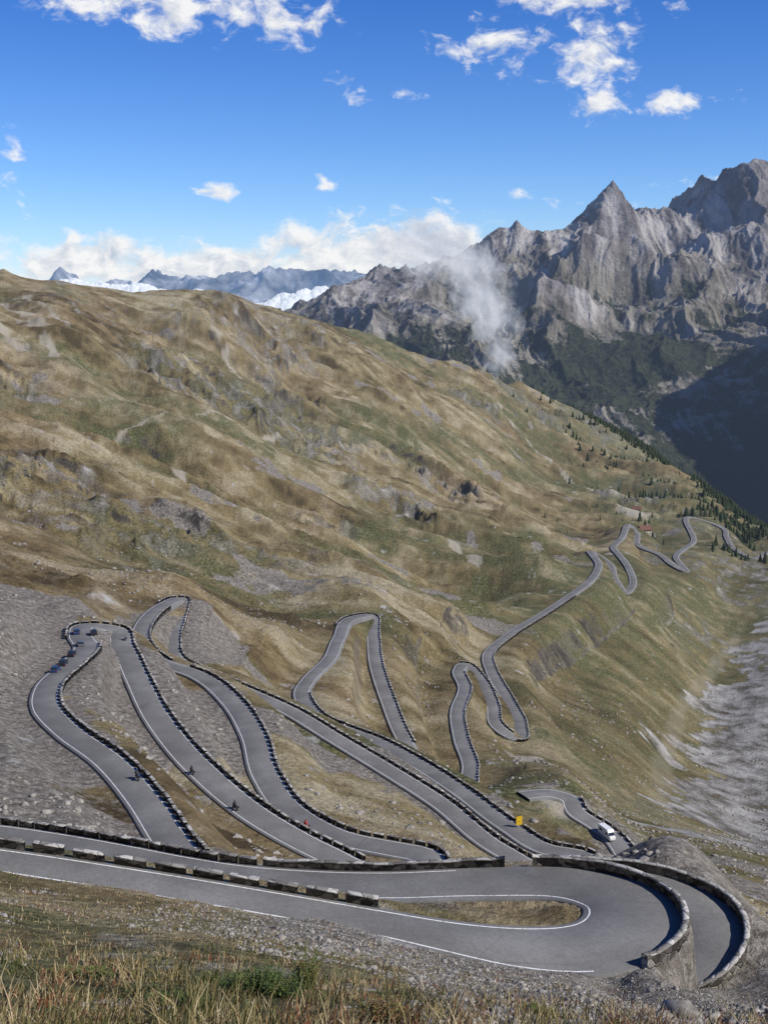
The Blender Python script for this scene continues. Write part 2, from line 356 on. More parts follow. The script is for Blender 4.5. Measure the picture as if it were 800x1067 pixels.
cx=np.linspace(-3200,8700,300); cy=np.linspace(2600,8700,200); CY,CX=np.meshgrid(cy,cx,indexing='ij')
QB=rbf_eval(AB,wB,CX/1000,CY/1000,lin)
ZB=bil(QB,(XB-cx[0])/(cx[1]-cx[0]),(YB-cy[0])/(cy[1]-cy[0]))
wx=(fbm(XB/700,YB/700,4,91)-.5)*520; wy=(fbm(XB/700+9,YB/700,4,92)-.5)*520
hh=sst(ZB,-700,100)
r1=ridged((XB+wx)/500,(YB+wy)/1300,6,95,.47); r2=ridged((XB+wx*.6)/120,(YB+wy*.6)/320,5,97,.54)
ZB=ZB+(r1-.5)*205*(.35+.65*hh)+(r2-.5)*52*(.35+.65*hh)+(fbm(XB/35,YB/35,4,99,.6)-.5)*16
m1=fbm(XB/450,YB/450,5,341); m2=fbm(XB/80,YB/80,6,351,.62); stk=fbma((XB+wx*.5)/38,(YB+wy*.5)/420,5,361,.6)
mm,nt=newmat('mountain_rock')
geo=N(nt,'ShaderNodeNewGeometry'); pos=geo.outputs['Position']
sp=N(nt,'ShaderNodeSeparateXYZ',{0:pos})
a3=noise(nt,pos,.045,5,.72)
kk=mth(nt,'ADD',mth(nt,'MULTIPLY',att(nt,'m2'),.35),mth(nt,'ADD',mth(nt,'MULTIPLY',att(nt,'stk'),.35),mth(nt,'MULTIPLY',a3,.3)))
rock=ramp(nt,kk,[(.38,(.12,.108,.105)),(.5,(.27,.248,.232)),(.62,(.43,.405,.38))])
scr=ramp(nt,kk,[(.38,(.32,.295,.27)),(.62,(.58,.55,.515))])
gul=mth(nt,'ADD',att(nt,'gul'),mth(nt,'MULTIPLY',mth(nt,'SUBTRACT',att(nt,'stk'),.5),-.9))
rock=mixc(nt,mrange(nt,gul,.46,.28,0.,.9,True),rock,scr)
meadow=ramp(nt,kk,[(.38,(.10,.09,.055)),(.62,(.22,.195,.12))])
zz=mth(nt,'ADD',sp.outputs[2],mth(nt,'MULTIPLY',mth(nt,'SUBTRACT',att(nt,'m1'),.5),700))
zz=mth(nt,'ADD',zz,mth(nt,'MULTIPLY',mth(nt,'SUBTRACT',att(nt,'m2'),.5),380))
colb=mixc(nt,mrange(nt,zz,80,-140,0,.65),rock,meadow)
forest=ramp(nt,a3,[(.35,(.014,.022,.012)),(.6,(.048,.06,.028))])
fz=mth(nt,'ADD',zz,mth(nt,'ADD',mth(nt,'MULTIPLY',mth(nt,'SUBTRACT',a3,.5),300),mth(nt,'MULTIPLY',mth(nt,'SUBTRACT',att(nt,'stk'),.5),500)))
colb=mixc(nt,mrange(nt,fz,-200,-270,0,.93),colb,forest)
finish(nt,colb,.95,bump(nt,a3,1.,22.),spec=.1,painted_haze=((.38,.50,.78),.5,mrange(nt,sp.outputs[1],2800,8000,.12,.25)))
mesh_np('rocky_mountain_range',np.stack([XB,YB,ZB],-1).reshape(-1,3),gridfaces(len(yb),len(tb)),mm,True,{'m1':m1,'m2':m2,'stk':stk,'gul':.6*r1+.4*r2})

# far blue range
yc=np.linspace(15000,21000,150); tc=np.linspace(-.6,.5,800); YC,TC=np.meshgrid(yc,tc,indexing='ij'); XC=TC*YC
prof=np.interp(TC,[-.6,-.27,-.2,-.15,-.12,-.07,-.04,-.01,.03,.08,.5],[0,10,40,130,160,150,250,200,60,150,300])
bell=np.exp(-((YC-17800)/1700)**2)
ZC=-700+(prof+700)*bell*.94+(ridged(XC/1300,YC/2300,7,127,.54)-.5)*560*bell
mf,nt=newmat('distant_rock')
pos=N(nt,'ShaderNodeNewGeometry').outputs['Position']
c1=ramp(nt,noise(nt,pos,.002,6,.65),[(.38,(.06,.06,.06)),(.58,(.45,.44,.43)),(.66,(.8,.8,.8))])
finish(nt,c1,.95,painted_haze=((.24,.40,.70),.72,.60),spec=0)
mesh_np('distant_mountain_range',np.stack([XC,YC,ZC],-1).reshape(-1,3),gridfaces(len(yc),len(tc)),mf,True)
# sea of cloud lying in the distant valley
yd=np.linspace(11000,14200,200); td=np.linspace(-.5,.2,1100); YD,TD=np.meshgrid(yd,td,indexing='ij'); XD=TD*YD
pk=np.interp(TD,[-.6,-.32,-.28,-.24,-.21,-.17,-.12,-.09,-.06,-.03,-.01,.02,.05,.08,.12,.2],[40,70,100,60,0,-70,-30,-40,-90,-30,60,120,150,110,40,-50])
bd=np.exp(-((YD-12600)/900)**2)
big=fbm(XD/700,YD/900,3,137)
ZD=-560+(pk+410+(big-.5)*380)*bd+(puffs(XD/150,YD/260,4,133,.55)-.6)*150*bd
mcl,nt=newmat('cloud_sea')
finish(nt,(.88,.88,.88),1.,spec=0,painted_haze=((.70,.79,.92),.92,.66))  # pale emission mixed in, so the cloud partly glows by itself
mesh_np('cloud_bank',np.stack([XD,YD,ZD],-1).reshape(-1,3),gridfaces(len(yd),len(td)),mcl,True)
mv,nt=newmat('valley_floor_forest')
pos=N(nt,'ShaderNodeNewGeometry').outputs['Position']
finish(nt,ramp(nt,noise(nt,pos,.002,6,.6),[(.4,(.02,.03,.02)),(.6,(.07,.08,.04))]),.95,painted_haze=((.30,.45,.74),.6,.55),spec=0)
mesh_np('valley_floor',[(-30000,2600,-810),(30000,2600,-810),(60000,70000,-810),(-60000,70000,-810)],[(0,1,2,3)],mv)

# ------------------------------------------------------------------ road surfaces
ma,nt=newmat('asphalt')
pos=N(nt,'ShaderNodeNewGeometry').outputs['Position']
k=mth(nt,'ADD',mth(nt,'MULTIPLY',noise(nt,pos,.12,4,.6),.6),mth(nt,'MULTIPLY',noise(nt,pos,2.5,4,.7),.4))
ca=ramp(nt,k,[(.38,(.125,.121,.115)),(.52,(.165,.161,.154)),(.64,(.215,.209,.20))])
crk=N(nt,'ShaderNodeTexVoronoi',{'Vector':pos,'Scale':.13},feature='DISTANCE_TO_EDGE').outputs['Distance']
ca=mixc(nt,mrange(nt,crk,0.,.009,.3,0.),ca,(.06,.06,.06))
finish(nt,ca,.85,spec=.3)
mw,nt=newmat('road_paint')
pos=N(nt,'ShaderNodeNewGeometry').outputs['Position']
finish(nt,ramp(nt,noise(nt,pos,3,4,.7),[(.35,(.35,.35,.34)),(.5,(.72,.72,.70))]),.7)
def frames(S):
    d=np.gradient(S[:,:2],axis=0); d/=np.maximum(np.hypot(d[:,0],d[:,1]),1e-6)[:,None]
    k=np.ones(3)/3
    for i in range(2):
        for c_ in range(2): d[:,c_]=np.convolve(np.pad(d[:,c_],1,mode='edge'),k,'valid')
    d/=np.hypot(d[:,0],d[:,1])[:,None]
    return d,np.stack([-d[:,1],d[:,0]],1)
def strip(S,offs):
    d,n=frames(S); rows=[]
    for f,m_,dz in offs:
        o=f*S[:,3]+m_
        rows.append(np.stack([S[:,0]+n[:,0]*o,S[:,1]+n[:,1]*o,S[:,2]+dz],1))
    return np.stack(rows,1).reshape(-1,3),gridfaces(len(S),len(offs))
def join(parts):
    Vs=[];Fs=[];o=0
    for V_,F_ in parts: Vs.append(V_);Fs.append(F_+o);o+=len(V_)
    return np.vstack(Vs),np.vstack(Fs)
Lw=.16
Ll=[(1,-.42-Lw,.010),(1,-.42,.006)]; Rl=[(-1,.42,.006),(-1,.42+Lw,.010)]
for key,(S,ix) in roads.items():
    V_,F_=strip(S,[(-1,-.35,-2.2),(-1,-.25,-.12),(-1,0,0),(0,0,.05),(1,0,0),(1,.25,-.12),(1,.35,-2.2)])
    mesh_np('mountain_road',V_,F_[:,::-1],ma)
    if key=='r1': parts=[strip(S,Ll),strip(S[ix<9.3],Rl),strip(S[ix>14.2],Rl)]
    elif key=='r3': parts=[strip(S,Rl)]
    else: parts=[strip(S,Ll),strip(S,Rl)]
    V_,F_=join(parts); V_[:,2]+=.012
    mesh_np('road_edge_line',V_,F_[:,::-1],mw)

# ------------------------------------------------------------------ stone parapets
def stone_mat(name,dark,mid,light,scale=1.6,joint=.06):
    m,nt=newmat(name)
    pos=N(nt,'ShaderNodeNewGeometry').outputs['Position']
    v=N(nt,'ShaderNodeTexVoronoi',{'Vector':vmul(nt,pos,(1.,1.,1.6)),'Scale':scale})
    e=N(nt,'ShaderNodeTexVoronoi',{'Vector':vmul(nt,pos,(1.,1.,1.6)),'Scale':scale},feature='DISTANCE_TO_EDGE').outputs['Distance']
    cc=ramp(nt,N(nt,'ShaderNodeSeparateColor',{0:v.outputs['Color']}).outputs[0],[(.1,dark),(.5,mid),(.9,light)])
    cc=mixc(nt,1.,cc,grey(nt,mrange(nt,noise(nt,pos,4,5,.7),.3,.7,.65,1.3)),'MULTIPLY')
    cc=mixc(nt,mrange(nt,e,0,joint,.8,0),cc,(.05,.047,.042))
    finish(nt,cc,.92,bump(nt,mrange(nt,e,0,.12),.7,.08),spec=.2)
    return m
ms=stone_mat('parapet_stone',(.05,.045,.038),(.125,.113,.096),(.30,.27,.23),1.2,.08)
mret=stone_mat('retaining_wall_stone',(.18,.16,.13),(.36,.325,.28),(.58,.54,.47),.95,.07)
mcap=stone_mat('coping_stone',(.15,.14,.125),(.31,.295,.27),(.48,.46,.42),.8,.05)
def sub(key,i0,i1):
    S,ix=roads[key]; m=(ix>=i0)&(ix<=i1); return S[m]
def off_curve(S,side,lat):
    d,n=frames(S); o=(S[:,3]+lat)*side
    return np.c_[S[:,0]+n[:,0]*o,S[:,1]+n[:,1]*o,S[:,2]]
def blocks(key,i0,i1,side,blen=3.0,gap=1.0,h=.8,th=.5,lat=.35,depth=.8):
    Pc=off_curve(sub(key,i0,i1),side,lat)
    L=np.r_[0,np.cumsum(np.hypot(*np.diff(Pc[:,:2],axis=0).T))]
    f=lambda s:np.array([np.interp(s,L,Pc[:,i]) for i in range(3)])
    V=[];Fc=[];mi=[]; s=0
    while s+blen<L[-1]:
        bl=blen*random.uniform(.88,1.08)
        a=f(s);b_=f(s+bl); t=(b_-a)[:2]; t/=max(1e-6,np.hypot(*t)); nn=np.array([-t[1],t[0]])
        hj=h*random.uniform(.88,1.1); o=len(V); sh=random.uniform(-.05,.05)
        for zt,ins in ((-depth,0),(hj-.14,0),(hj-.14,-.04),(hj-.03,-.04),(hj,.03)):
            for (e,sg) in ((a,-1),(a,1),(b_,1),(b_,-1)):
                al=(ins if e is a else -ins)
                p=e[:2]+t*al+nn*(sg*(th/2-ins)+sh)
                V.append((p[0],p[1],e[2]+zt+random.uniform(-.02,.02)))
        for lv in range(4):
            for q in range(4):
                A0=o+lv*4+q; A1=o+lv*4+(q+1)%4
                Fc.append((A0,A0+4,A1+4,A1)); mi.append(0 if lv<2 else 1)
        Fc.append((o+16,o+17,o+18,o+19)[::-1]); mi.append(1)
        s+=bl+gap*random.uniform(.8,1.25)
    return mesh_np('stone_guard_wall',V,Fc,[ms,mcap],False,None,mi)
def wall(key,i0,i1,side,h=.85,th=.55,lat=.35,depth=1.,batter=0.,name='stone_guard_wall'):
    S=sub(key,i0,i1); d,n=frames(S); rows=[]
    k=len(S); jit=(fbm(np.arange(k)/1.2,np.zeros(k),3,5)-.5)*.34
    for lt,z in ((0,-.6),(0,h-.14),(-.02,h-.14),(-.02,h),(th+.02,h),(th+.02,h-.14),(th,h-.14),(th+batter,-depth)):
        o=(S[:,3]+lat-th/2+lt)*side
        rows.append(np.stack([S[:,0]+n[:,0]*o,S[:,1]+n[:,1]*o,S[:,2]+z+(jit if z>0 else 0)],1))
    V=np.stack(rows,1).reshape(-1,3); Fc=gridfaces(k,8)
    mi=np.tile(np.array([0,1,1,1,1,1,2]),k-1)
    if side>0: Fc=Fc[:,::-1]
    caps=np.array([[0,1,6,7],[2,3,4,5]]); Fc=np.vstack([Fc,caps,caps[:,::-1]+(k-1)*8]); mi=np.r_[mi,2,1,2,1]
    return mesh_np(name,V,Fc,[ms,mcap,mret],False,None,mi)
blocks('r1',0,6.45,1,3.0,.85,.85,.55,.3,1.2)
wall('r1',9.35,13.6,-1,1.05,.6,.4,9.5,.9,'stone_retaining_wall')
wall('r1',13.65,16.9,-1,.9,.55,.3,2.5,.1)
blocks('r1',16.95,23,-1,2.3,.5,.85,.5,.3,2.)
wall('r3',1.2,8,1,1.2,.6,.4,7.,.9,'stone_retaining_wall')
for a_,b_,sd in [(0,8.3,-1),(8.8,17.6,1),(17.7,27.5,-1),(28,31,-1),(31.2,43,1),(43.1,54,-1),(57.5,63,1),(65,70,-1),(70.8,75,1),(75,82,-1)]:
    blocks('r2',a_,b_,sd,2.3,.75,.8,.5,.4,1.2)
blocks('r4',2,6.9,1,2.2,.8)

# ------------------------------------------------------------------ vegetation
mgr,nt=newmat('dry_grass')
cgr=ramp(nt,att(nt,'tone'),[(0.,(.08,.095,.03)),(.3,(.17,.14,.055)),(.6,(.34,.26,.13)),(.88,(.50,.42,.26)),(1.,(.20,.08,.04))])
finish(nt,cgr,.8,spec=.2)
def grass(n):
    Y=13+ (rng.random(n)**1.5)*86; X=(rng.random(n)*2-1)*.36*(Y+6)
    cl=fbm(X/.8,Y/.8,3,201); big=fbm(X/7,Y/7,3,203)
    keep=((cl>.50)&(X-.02*Y+(big-.5)*6<-.3+rng.normal(0,.7,n))&((Y+(big-.5)*24<72)|(X<-14)))|((cl>.62)&(Y<97))
    keep&=Wat(X,Y)<.8
    X=X[keep];Y=Y[keep];cl=cl[keep];big=big[keep];m=len(X); Z=H(X,Y)-.03
    tone=np.clip(.55+(fbm(X/2.5,Y/2.5,3,205)-.5)*2.2+rng.normal(0,.17,m),0,1)
    ht=(.06+.40*rng.random(m)**3.5)*(.5+big)*(1-.6*sst(Y,34,58))*(.5+1.4*sst(cl,.48,.68)); wd=.006+.008*rng.random(m)+Y*.0002
    an=rng.random(m)*2*math.pi; ln=ht*rng.uniform(.1,.9,m); la=rng.normal(.3,1.5,m)
    cx_,cy_=np.cos(an)*wd,np.sin(an)*wd; lx,ly=np.cos(la)*ln,np.sin(la)*ln
    B=np.stack([X,Y,Z],1)
    v0=B+np.stack([-cx_,-cy_,0*X],1);v1=B+np.stack([cx_,cy_,0*X],1)
    M=B+np.stack([lx*.35,ly*.35,ht*.6],1); v2=M+.75*np.stack([cx_,cy_,0*X],1); v3=M-.75*np.stack([cx_,cy_,0*X],1)
    Tt=B+np.stack([lx,ly,ht],1); v4=Tt+.25*np.stack([cx_,cy_,0*X],1); v5=Tt-.25*np.stack([cx_,cy_,0*X],1)
    V=np.stack([v0,v1,v2,v3,v4,v5],1).reshape(-1,3); o=np.arange(m)[:,None]*6
    Fc=np.vstack([o+np.array([[0,1,2,3]]),o+np.array([[3,2,4,5]])])
    mesh_np('alpine_grass',V,Fc,mgr,False,{'tone':np.repeat(tone,6)})
grass(200000)
mlf,nt=newmat('shrub_leaf')
finish(nt,ramp(nt,att(nt,'tone'),[(0,(.04,.065,.02)),(.5,(.10,.14,.035)),(.8,(.16,.16,.05)),(1,(.19,.08,.04))]),.7,spec=.25)
def shrub(u,v,Y,wx_,wy_,ht,n,t0,t1):
    x,y,_=P(u,v,Y); V=[];Fc=[];tn=[]
    ns=int(n/14)
    for s in range(ns):
        sx=x+rng.normal(0,wx_*.45); sy=y+rng.normal(0,wy_*.45); sz_=float(H(sx,sy)); h=ht*rng.uniform(.45,1.1)*math.exp(-((sx-x)/wx_)**2*.6)
        lx,ly=rng.normal(0,.25*h),rng.normal(0,.25*h); tone=rng.uniform(t0,t1)
        o=len(V); V+= [(sx-.012,sy,sz_-.05),(sx+.012,sy,sz_-.05),(sx+lx+.006,sy+ly,sz_+h),(sx+lx-.006,sy+ly,sz_+h)]; Fc.append((o,o+1,o+2,o+3)); tn+=[t0]*4
        for k in range(14):
            f=rng.uniform(.15,1); px,py,pz=sx+lx*f,sy+ly*f,sz_+h*f; L=rng.uniform(.05,.13); a=rng.uniform(0,6.28); up=rng.uniform(-.2,.8)
            dx,dy,dz=math.cos(a)*L,math.sin(a)*L,up*L; ex,ey=-math.sin(a)*L*.28,math.cos(a)*L*.28
            o=len(V); V+=[(px,py,pz),(px+dx*.5+ex,py+dy*.5+ey,pz+dz*.6),(px+dx,py+dy,pz+dz),(px+dx*.5-ex,py+dy*.5-ey,pz+dz*.6)]; Fc.append((o,o+1,o+2,o+3)); tn+=[min(1,max(0,tone+rng.normal(0,.08)))]*4
    mesh_np('alpine_shrub',V,Fc,mlf,False,{'tone':tn})
shrub(275,1030,35,1.3,.9,.9,4200,.05,.7)
shrub(318,1008,39,.35,.4,1.4,1100,.5,.95)
shrub(400,1056,31,.9,.6,.7,2400,.8,1.)
shrub(90,1015,38,1.4,.8,.4,1500,.5,1.)
shrub(560,1060,42,.9,.6,.4,800,.5,.9)
shrub(180,1050,31,1.,.6,.35,1200,.1,.7)

# conifers along the far crest (one mass)
mp_,nt=newmat('conifer_needles')
pos=N(nt,'ShaderNodeNewGeometry').outputs['Position']
finish(nt,ramp(nt,noise(nt,pos,.4,3,.7),[(.35,(.012,.02,.01)),(.65,(.05,.065,.025))]),.9,spec=.1,painted_haze=((.42,.55,.78),.5,.06))
TV=[];TF=[]
def conifer(x,y,z,h):
    rr=h*random.uniform(.2,.3); nt_=3
    for t in range(nt_):
        z0=z+h*(.08+.26*t); z1=z0+h*(.48-.04*t); ra=rr*(1-.26*t); o=len(TV); ph=random.random()*6
        for k in range(8):
            q=ra*(1.15 if k%2 else .62)*random.uniform(.85,1.15); a=ph+k*math.pi/4
            TV.append((x+q*math.cos(a),y+q*math.sin(a),z0-(h*.04 if k%2 else 0)))
        TV.append((x+random.uniform(-.1,.1),y,z1))
        for k in range(8): TF.append((o+k,o+(k+1)%8,o+8))
    o=len(TV)
    for k in range(3): a=k*2.1; TV.append((x+.03*h*math.cos(a),y+.03*h*math.sin(a),z-.5))
    TV.append((x,y,z+h*.5))
    for k in range(3): TF.append((o+k,o+(k+1)%3,o+3))
rp=np.array([P(*p) for p in ridge[11:]])
rl=np.r_[0,np.cumsum(np.hypot(*np.diff(rp[:,:2],axis=0).T))]
M=9000
s=rng.random(M)**.6*rl[-1]; fr=s/rl[-1]; x=np.interp(s,rl,rp[:,0]); y=np.interp(s,rl,rp[:,1])
dn=rng.exponential(1,M)*(60+230*fr)-50; k=1-dn/y; x=x*k+rng.normal(0,18,M); y=y*k
ok=(fbm(x/50,y/50,3,301)>.38+.12*(dn>200))&(Wat(x,y)<.4)&(rng.random(M)<.12+.88*fr)&(y>1250); x,y=x[ok],y[ok]; z=H(x,y)
for a_,b_,c_ in zip(x,y,z): conifer(a_,b_,c_,random.uniform(6,14))
M=500; x=rng.uniform(150,520,M); y=rng.uniform(1300,2200,M)
ok=(x/y>.12+.09*rng.random(M))&(fbm(x/40,y/40,3,303)>.48)&(Wat(x,y)<.5); x,y=x[ok],y[ok]; z=H(x,y)
for a_,b_,c_ in zip(x,y,z): conifer(a_,b_,c_,random.uniform(2.5,7))
mesh_np('conifer_forest',TV,TF,mp_)

# ------------------------------------------------------------------ rocks
mrk,nt=newmat('loose_rock')
pos=N(nt,'ShaderNodeNewGeometry').outputs['Position']
rc=ramp(nt,noise(nt,pos,1.3,5,.7),[(.35,(.12,.11,.095)),(.5,(.25,.23,.20)),(.65,(.42,.39,.35))])
finish(nt,rc,.93,spec=.2)
phi=(1+5**.5)/2
ico=np.array([(-1,phi,0),(1,phi,0),(-1,-phi,0),(1,-phi,0),(0,-1,phi),(0,1,phi),(0,-1,-phi),(0,1,-phi),(phi,0,-1),(phi,0,1),(-phi,0,-1),(-phi,0,1)])/1.9
icf=np.array([(0,11,5),(0,5,1),(0,1,7),(0,7,10),(0,10,11),(1,5,9),(5,11,4),(11,10,2),(10,7,6),(7,1,8),(3,9,4),(3,4,2),(3,2,6),(3,6,8),(3,8,9),(4,9,5),(2,4,11),(6,2,10),(8,6,7),(9,8,1)])
def rocks(name,X,Y,S):
    m=len(X); Z=H(X,Y)
    D=ico[None]*rng.uniform(.65,1.3,(m,12,1)); D=D*np.stack([rng.uniform(.7,1.4,m),rng.uniform(.7,1.3,m),rng.uniform(.4,.85,m)],1)[:,None]
    an=rng.random(m)*6.28; c_,s_=np.cos(an)[:,None],np.sin(an)[:,None]
    x=D[...,0]*c_-D[...,1]*s_; y=D[...,0]*s_+D[...,1]*c_
    D=np.stack([x,y,D[...,2]],-1)*S[:,None,None]
    V=(D+np.stack([X,Y,Z+S*.1],1)[:,None]).reshape(-1,3)
    Fc=(np.arange(m)[:,None,None]*12+icf[None]).reshape(-1,3)
    mesh_np(name,V,Fc,mrk)
n=36000; Y=18+rng.random(n)**.8*88; X=(rng.random(n)*2-1)*.36*(Y+6); g_=fbm(X/5,Y/5,3,401)
wi=fbm(X/7,Y/7,3,203)
k=(X-.02*Y+(wi-.5)*6>0)|((Y+(wi-.5)*24>62)&(X+rng.normal(0,4,n)>-12))|(g_>.64); k&=Wat(X,Y)<.97
X,Y=X[k],Y[k]; S=.03+.11*rng.random(len(X))**3+ .28*(rng.random(len(X))>.985)*rng.random(len(X))
rocks('gravel_stones',X,Y,S)
n=14000; Y=135+rng.random(n)**1.3*600; X=(rng.random(n)*2-1)*.34*Y; g_=fbm(X/25,Y/25,4,403)
k=(g_>.52)&(Wat(X,Y)<.9); X,Y=X[k],Y[k]; rocks('slope_boulders',X,Y,.15+.7*rng.random(len(X))**5+Y*.0004)
bx=[P(712,1056,52),P(745,1050,56),P(520,1050,50),P(690,1062,50),P(600,1012,88)]
rocks('pale_boulder',np.array([p[0] for p in bx]),np.array([p[1] for p in bx]),np.array([.9,.45,.3,.4,.5]))

# ------------------------------------------------------------------ vehicles
def simple(name,col,rough=.5,metal=0,spec=.5):
    m,nt=newmat(name); pos=N(nt,'ShaderNodeNewGeometry').outputs['Position']
    cc=mixc(nt,1.,col,grey(nt,mrange(nt,noise(nt,pos,3,3),.3,.7,.85,1.1)),'MULTIPLY')
    finish(nt,cc,rough,None,metal,spec); return m
M_black=simple('black_plastic',(.02,.02,.022)); M_glass=simple('tinted_glass',(.02,.025,.03),.1,0,.8); M_tyre=simple('tyre_rubber',(.025,.025,.025),.9)
M_rim=simple('alloy_rim',(.4,.4,.42),.35,.8); M_lamp=simple('headlamp',(.7,.7,.68),.2); M_tail=simple('tail_lamp',(.35,.02,.02),.3)
paints=[simple('car_paint_black',(.02,.022,.028),.25),simple('car_paint_blue',(.03,.06,.14),.25),simple('car_paint_grey',(.12,.13,.14),.3),simple('car_paint_white',(.75,.75,.73),.3),simple('car_paint_red',(.3,.02,.02),.3)]
def lathe_wheel(name,r,w,x,y,z,par):
    V=[];Fc=[];mi=[];prof=[(0,.5),(r*.62,.5),(r*.66,.42),(r*.9,.5),(r,.36),(r,-.36),(r*.9,-.5),(r*.66,-.42),(r*.62,-.5),(0,-.5)]; k=18
    for i in range(k):
        a=i*2*math.pi/k
        for rr,t in prof: V.append((x+rr*math.cos(a),y+t*w,z+rr*math.sin(a)))
    n=len(prof)
    for i in range(k):
        for j in range(n-1):
            a=i*n+j; b_=((i+1)%k)*n+j
            Fc.append((a,a+1,b_+1,b_)); mi.append(1 if j in(0,1,7,8) else 0)
    return mesh_py(name,V,Fc,[M_tyre,M_rim],par,False,mi)
def loft(name,secs,mat,par,smooth=False):
    n=len(secs[0]); V=[p for s in secs for p in s]; Fc=[]
    for i in range(len(secs)-1):
        for j in range(n):
            a=i*n+j; b_=i*n+(j+1)%n; Fc.append((a,b_,b_+n,a+n))
    Fc.append(tuple(range(n))[::-1]); Fc.append(tuple(range((len(secs)-1)*n,len(secs)*n)))
    return mesh_py(name,V,Fc,mat,par,smooth)
def nearest_road(x,y):
    best=(1e9,0,0)
    for key,(S,ix) in roads.items():
        d=np.hypot(S[:,0]-x,S[:,1]-y); i=int(d.argmin())
        if d[i]<best[0]:
            dd,_=frames(S); best=(d[i],S[i,2],math.atan2(dd[i,1],dd[i,0]))
    return best
def place(e,u,v,Z,head=None,flip=False,z=None):
    x,y,_=PZ(u,v,Z); d,zr,h=nearest_road(x,y)
    if head is None: head=h+(math.pi if flip else 0)
    e.location=(x,y,(zr+.04) if d<6 else float(H(x,y))+.05); e.rotation_euler=(0,0,head)
def make_car(name,paint,van=False):
    e=link(bpy.data.objects.new(name,None))
    def sec(x,zb,zt,w): return [(x,-w*.9,zb),(x,-w,zb+.12),(x,-w,zt-.18),(x,-w*.9,zt),(x,w*.9,zt),(x,w,zt-.18),(x,w,zb+.12),(x,w*.9,zb)]
    if van:
        loft('body',[sec(-2.9,.35,2.6,.95),sec(-2.8,.3,2.75,1.),sec(1.6,.3,2.75,1.),sec(2.0,.3,2.2,1.),sec(2.45,.3,1.35,.97),sec(2.95,.32,1.15,.9),sec(3.05,.4,.9,.8)],paint,e)
        loft('windscreen',[[(2.02,-.85,2.15),(2.02,.85,2.15),(1.98,.85,2.1),(1.98,-.85,2.1)],[(2.5,-.9,1.4),(2.5,.9,1.4),(2.42,.9,1.38),(2.42,-.9,1.38)]],M_glass,e)
        for s in(-1,1): mesh_py('side_window',[(x,s*1.006,z) for x,z in((.9,1.4),(1.9,1.4),(1.65,2.05),(.9,2.05))]+[(x,s*1.006,z) for x,z in((-2.2,1.5),(-.8,1.5),(-.8,2.1),(-2.2,2.1))],[(0,1,2,3),(4,5,6,7)],M_glass,e)
        xs=(-1.9,2.0)
    else:
        loft('body',[sec(-2.15,.38,.85,.78),sec(-2.05,.28,.98,.87),sec(-1.2,.25,1.0,.9),sec(.6,.25,.98,.9),sec(1.5,.27,.88,.88),sec(2.0,.3,.74,.82),sec(2.15,.4,.62,.72)],paint,e)
        def cs(x,z0,z1,w0,w1): return [(x,-w0,z0),(x,-w1,z1),(x,w1,z1),(x,w0,z0)]
        loft('greenhouse',[cs(-1.95,.93,.98,.80,.78),cs(-1.35,.95,1.40,.82,.64),cs(.15,.95,1.40,.82,.64),cs(.95,.93,.98,.80,.78)],M_glass,e)
        loft('roof',[cs(-1.42,1.385,1.40,.66,.60),cs(-1.2,1.385,1.47,.67,.58),cs(0.,1.385,1.47,.67,.58),cs(.22,1.37,1.39,.66,.6)],paint,e)
        for s in(-1,1):
            loft('door_pillar',[[(-.5,s*.815,.95),(-.42,s*.815,.95),(-.42,s*.83,.95),(-.5,s*.83,.95)],[(-.5,s*.64,1.4),(-.42,s*.64,1.4),(-.42,s*.66,1.4),(-.5,s*.66,1.4)]],paint,e)
            loft('mirror',[[(.62,s*.88,.98),(.74,s*.88,.98),(.74,s*1.03,.98),(.62,s*1.03,.98)],[(.64,s*.88,1.1),(.72,s*.88,1.1),(.72,s*1.0,1.1),(.64,s*1.0,1.1)]],paint,e)
        xs=(-1.35,1.35)
    fx=3.03 if van else 2.13; bx_=-2.93 if van else -2.17; zl=.75 if van else .62
    for s in(-1,1):
        loft('headlight',[[(fx-.12,s*.5,zl-.07),(fx-.12,s*.74,zl-.07),(fx-.12,s*.74,zl+.07),(fx-.12,s*.5,zl+.07)],[(fx+.02,s*.5,zl-.05),(fx+.02,s*.68,zl-.05),(fx+.02,s*.68,zl+.05),(fx+.02,s*.5,zl+.05)]],M_lamp,e)
        loft('tail_light',[[(bx_,s*.55,.72),(bx_,s*.76,.72),(bx_,s*.76,.86),(bx_,s*.55,.86)],[(bx_+.1,s*.55,.7),(bx_+.1,s*.8,.7),(bx_+.1,s*.8,.88),(bx_+.1,s*.55,.88)]],M_tail,e)
        for x in xs: lathe_wheel('wheel',.33,.22,x,s*.83,.33,e)
    return e
jackets=[simple('rider_jacket_black',(.02,.02,.022),.7),simple('rider_jacket_red',(.35,.03,.02),.7),simple('rider_jacket_grey',(.15,.15,.16),.7)]
